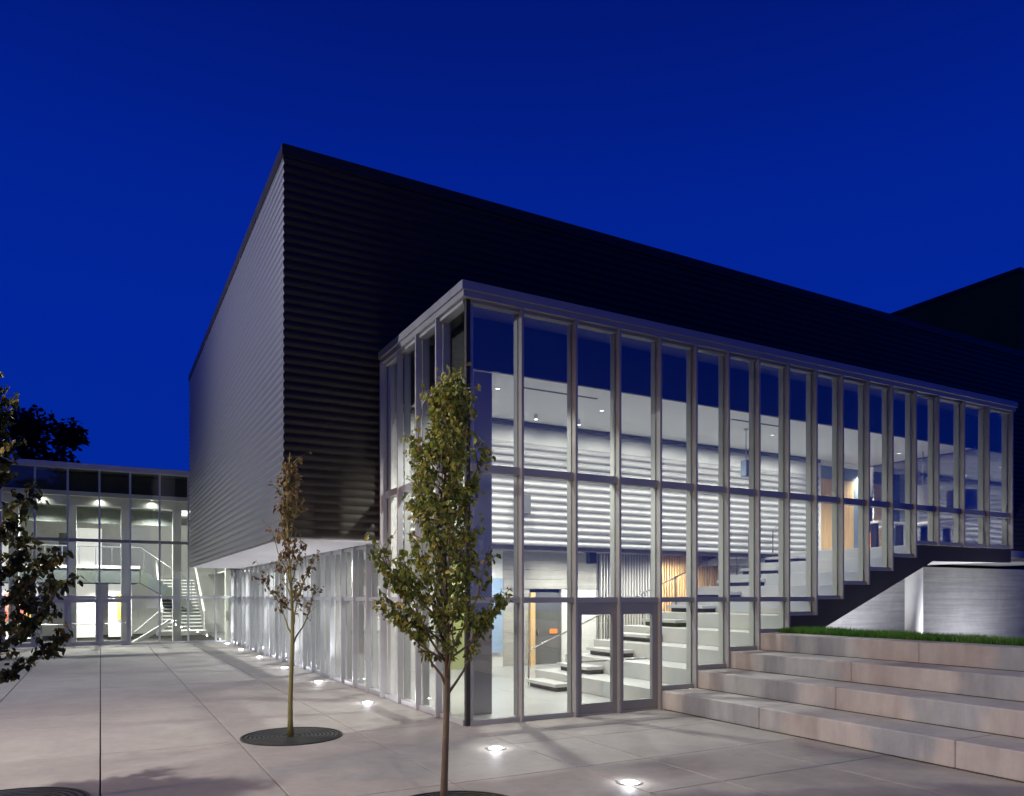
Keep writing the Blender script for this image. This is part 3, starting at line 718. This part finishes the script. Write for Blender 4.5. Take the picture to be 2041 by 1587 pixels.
for k, (x, y, s, e) in enumerate(IG):
    if k == 0: t = pg
    else:
        t = pg.copy(); COL.objects.link(t)
        for ch in list(pg.children):
            c = ch.copy(); COL.objects.link(c); c.parent = t
    t.location = (x, y, 0); t['label'] = 'round glowing light set in the paving ' + s
    lamp('uplight_beam', 'SPOT', (x, y, .05), e * 3.5, COOL, .06, (x + .15, y, 3), 110 if k < 5 else 46, .6)
    lamp('lens_spill', 'POINT', (x, y, .07), 10, COOL, .03)

# ================================================================== TREE GRATES
def grate(x, y, r, label):
    t = thing('tree_grate', label, 'tree grate', (x, y, 0), 'round iron grates around the plaza trees')
    cyl('soil', 'soil', (x, y), r - .01, -.005, .004, t, 48)
    mb = MB(); n = 9
    for k in range(n):
        r0 = .16 + (r - .20) * k / n; mb.ring(x, y, r0, r0 + (r - .20) / n * .62, .004, .018, 56)
    for k in range(12):
        a = 2 * math.pi * k / 12; c, s = math.cos(a), math.sin(a); q = .012
        b = len(mb.v); r0, r1 = .16, r - .03
        mb.v += [(x + c * r0 - s * q, y + s * r0 + c * q, .012), (x + c * r1 - s * q, y + s * r1 + c * q, .012), (x + c * r1 + s * q, y + s * r1 - c * q, .012), (x + c * r0 + s * q, y + s * r0 - c * q, .012)]
        mb.f.append((b + 3, b + 2, b + 1, b)) 
    mb.obj('grate_plate', 'grate', t)
    MB().ring(x, y, r - .03, r, .0, .020, 64).obj('frame', 'grate', t)
grate(-2.93, .47, .80, 'round iron tree grate under the thin brown tree')
grate(-2.36, -4.72, .80, 'round iron tree grate under the front olive tree')
grate(-6.62, -2.25, .85, 'round iron tree grate at the bottom left corner')

# ================================================================== TREES
def leaf_mesh(name, leaves, m):
    v = []; f = []; t = []
    for p, d, n, L, W, tn in leaves:
        s = d.cross(n).normalized(); n2 = s.cross(d).normalized(); b = len(v)
        v += [p, p + d * L * .35 + s * W - n2 * W * .35, p + d * L * .4 + n2 * 0, p + d * L * .35 - s * W - n2 * W * .35, p + d * L * .78 + s * W * .55 - n2 * (W * .45), p + d * L * .78 - s * W * .55 - n2 * (W * .45), p + d * L - n2 * W * .6]
        f += [(b, b + 2, b + 1), (b, b + 3, b + 2), (b + 1, b + 2, b + 6, b + 4), (b + 2, b + 3, b + 5, b + 6)]
        t += [tn] * 7
    me = bpy.data.meshes.new(name); me.from_pydata([tuple(x) for x in v], [], f); me.materials.append(M[m])
    a = me.attributes.new('tint', 'FLOAT', 'POINT'); a.data.foreach_set('value', t)
    return me
def tree(name, label, base, H, tr, prof_, nl, ntw, nlv, leafm, barkm, seed, lean=(0, 0), z0=1.4, extra=(), leafL=.075, tint=lambda z, r: r, group='young trees on the plaza'):
    rd = random.Random(seed); base = Vector(base)
    t = thing(name, label, 'tree', base, group)
    def axis(z):
        f = z / H
        return base + Vector((lean[0] * f + .03 * math.sin(z * 1.9 + seed), lean[1] * f + .03 * math.cos(z * 1.6 + seed * 2), z))
    def rad(z):
        for i in range(len(prof_) - 1):
            (za, ra), (zb, rb_) = prof_[i], prof_[i + 1]
            if za <= z <= zb: return ra + (rb_ - ra) * (z - za) / (zb - za)
        return prof_[0][1] if z < prof_[0][0] else prof_[-1][1]
    pts = [axis(H * k / 16) for k in range(17)]
    MB().tube(pts, [tr * (1 - .86 * (k / 16) ** .9) * (1.25 if k == 0 else 1) for k in range(17)], 9).obj('trunk', barkm, t, smooth=True)
    br = MB(); leaves = []
    segs = []
    for i in range(nl):
        zs = z0 - .25 + (H * .93 - z0 + .2) * (i / nl) ** .9; az = i * 2.39996 + rd.uniform(-.4, .4)
        rise = rd.uniform(.55, 1.0) * min(1.0, (H - zs) * .55 + .1); ze = min(H - .02, zs + rise)
        rr = rad(ze) * rd.uniform(.55, 1.08)
        p0 = axis(zs); p3 = axis(ze) + Vector((math.cos(az) * rr, math.sin(az) * rr, 0))
        segs.append((p0, p3, tr * .38 * (1 - zs / H) + .006))
    for (p3, zs) in extra:
        segs.append((axis(zs), base + Vector(p3), tr * .36)); segs.append((axis(zs + .3), base + Vector(p3) * .93 + Vector((0, 0, .02)), tr * .2))
    tw = []
    for p0, p3, r in segs:
        d = p3 - p0; mid = p0 + d * .5 + Vector((d.x * .22, d.y * .22, -.10 * d.length)); L = []
        for k in range(7):
            q = k / 6; L.append(p0 * (1 - q) ** 2 + mid * 2 * q * (1 - q) + p3 * q * q + Vector((rd.gauss(0, .008), rd.gauss(0, .008), 0)))
        br.tube(L, [r * (1 - .8 * k / 6) for k in range(7)], 5)
        for j in range(ntw):
            q = rd.uniform(.28, 1.0); k = min(5, int(q * 6)); s = L[k].lerp(L[k + 1], q * 6 - k)
            dirv = (d.normalized() * .5 + Vector((rd.gauss(0, .5), rd.gauss(0, .5), rd.uniform(0, .8)))).normalized()
            e = s + dirv * rd.uniform(.10, .30)
            br.tube([s, s.lerp(e, .5) + Vector((0, 0, .01)), e], [.0045, .0035, .002], 4, cap=False); tw.append((s, e))
    br.obj('branches', barkm, t, smooth=True)
    for i in range(nlv):
        s, e = tw[rd.randrange(len(tw))]; p = s.lerp(e, rd.uniform(.1, 1.08)) + Vector((rd.gauss(0, .022), rd.gauss(0, .022), rd.gauss(0, .02)))
        d = Vector((rd.gauss(0, .55), rd.gauss(0, .55), rd.gauss(-.75, .45))).normalized(); n = Vector((rd.gauss(0, 1), rd.gauss(0, 1), rd.gauss(.3, .8))).normalized()
        L = leafL * rd.uniform(.45, 1.35)
        leaves.append((p, d, n, L, L * rd.uniform(.26, .38), min(1, max(0, tint((p.z - base.z) / H, rd.random())))))
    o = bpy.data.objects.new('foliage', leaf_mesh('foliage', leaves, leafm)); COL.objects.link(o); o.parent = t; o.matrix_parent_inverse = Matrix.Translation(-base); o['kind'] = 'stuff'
    return t
tree('young_tree', 'slender olive green tree with drooping leaves standing before the glass corner', (-2.48, -4.72, 0), 4.72, .042,
     [(1.3, .10), (1.6, .26), (2.0, .40), (2.6, .46), (3.3, .43), (3.8, .36), (4.2, .25), (4.72, .08)], 46, 13, 7600, 'leaf_olive', 'bark', 11, lean=(.02, .0), z0=1.5,
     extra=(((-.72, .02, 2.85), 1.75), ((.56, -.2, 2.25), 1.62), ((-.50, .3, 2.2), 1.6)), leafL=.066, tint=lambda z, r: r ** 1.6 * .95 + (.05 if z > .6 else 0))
tree('young_tree', 'thin sparse brown leaved tree standing in its grate left of the lobby', (-2.93, .47, 0), 4.62, .045,
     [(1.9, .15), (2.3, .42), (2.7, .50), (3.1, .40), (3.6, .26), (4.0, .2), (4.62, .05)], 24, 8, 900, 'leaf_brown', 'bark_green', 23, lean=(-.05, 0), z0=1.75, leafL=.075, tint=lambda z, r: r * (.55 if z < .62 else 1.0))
tree('young_tree', 'dense dark green tree cut off by the left edge of the picture', (-7.16, -2.2, 0), 4.95, .05,
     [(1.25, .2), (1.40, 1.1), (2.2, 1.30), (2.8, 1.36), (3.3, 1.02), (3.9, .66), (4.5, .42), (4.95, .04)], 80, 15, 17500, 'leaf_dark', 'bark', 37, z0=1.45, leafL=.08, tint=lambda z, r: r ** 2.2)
# far tree behind the rear building
def fartree(name, label, base, Ht, cr, seed, n, group=None, L=.42):
    rd = random.Random(seed); base = Vector(base); t = thing(name, label, 'tree', base, group)
    MB().tube([base, base + Vector((.3, 0, Ht * .5)), base + Vector((0, 0, Ht * .8))], [.4, .28, .1], 8).obj('trunk', 'bark', t)
    cl = [(Vector((rd.gauss(0, cr * .42), rd.gauss(0, cr * .42), Ht * rd.uniform(.45, .93))), rd.uniform(.22, .42) * cr) for _ in range(26)]
    leaves = []
    for i in range(n):
        c, r = cl[rd.randrange(len(cl))]
        d = Vector((rd.gauss(0, 1), rd.gauss(0, 1), rd.gauss(0, .8))).normalized(); p = base + c + d * r * rd.random() ** .4
        leaves.append((p, Vector((rd.gauss(0, 1), rd.gauss(0, 1), rd.gauss(-.3, .6))).normalized(), Vector((rd.gauss(0, 1), rd.gauss(0, 1), 1)).normalized(), L * rd.uniform(.6, 1.3), L * .3, rd.random()))
    o = bpy.data.objects.new('foliage', leaf_mesh('foliage', leaves, 'leaf_far')); COL.objects.link(o); o.parent = t; o.matrix_parent_inverse = Matrix.Translation(-base); o['kind'] = 'stuff'
    bm = MB()
    for c, r in cl: bm.tube([base + Vector((0, 0, Ht * .45)), base + c * .6 + Vector((0, 0, Ht * .15)), base + c], [.16, .1, .03], 5)
    bm.obj('branches', 'bark', t)
fartree('large_tree', 'dark broad tree silhouetted against the sky behind the rear building', (-9.8, 45, 0), 14.3, 4.2, 5, 9000)
for k, (x, y, h) in enumerate(((-24, -40, 22), (-15, -42, 18), (-7, -40, 23), (2, -42, 25), (-34, -38, 20))):
    fartree('large_tree', 'dark tree beyond the plaza mirrored in the upper glass of the rear building, %s' % ORD[k], (x, y, 0), h, 6.5, 60 + k, 3000, 'trees mirrored in the glass', 1.0)
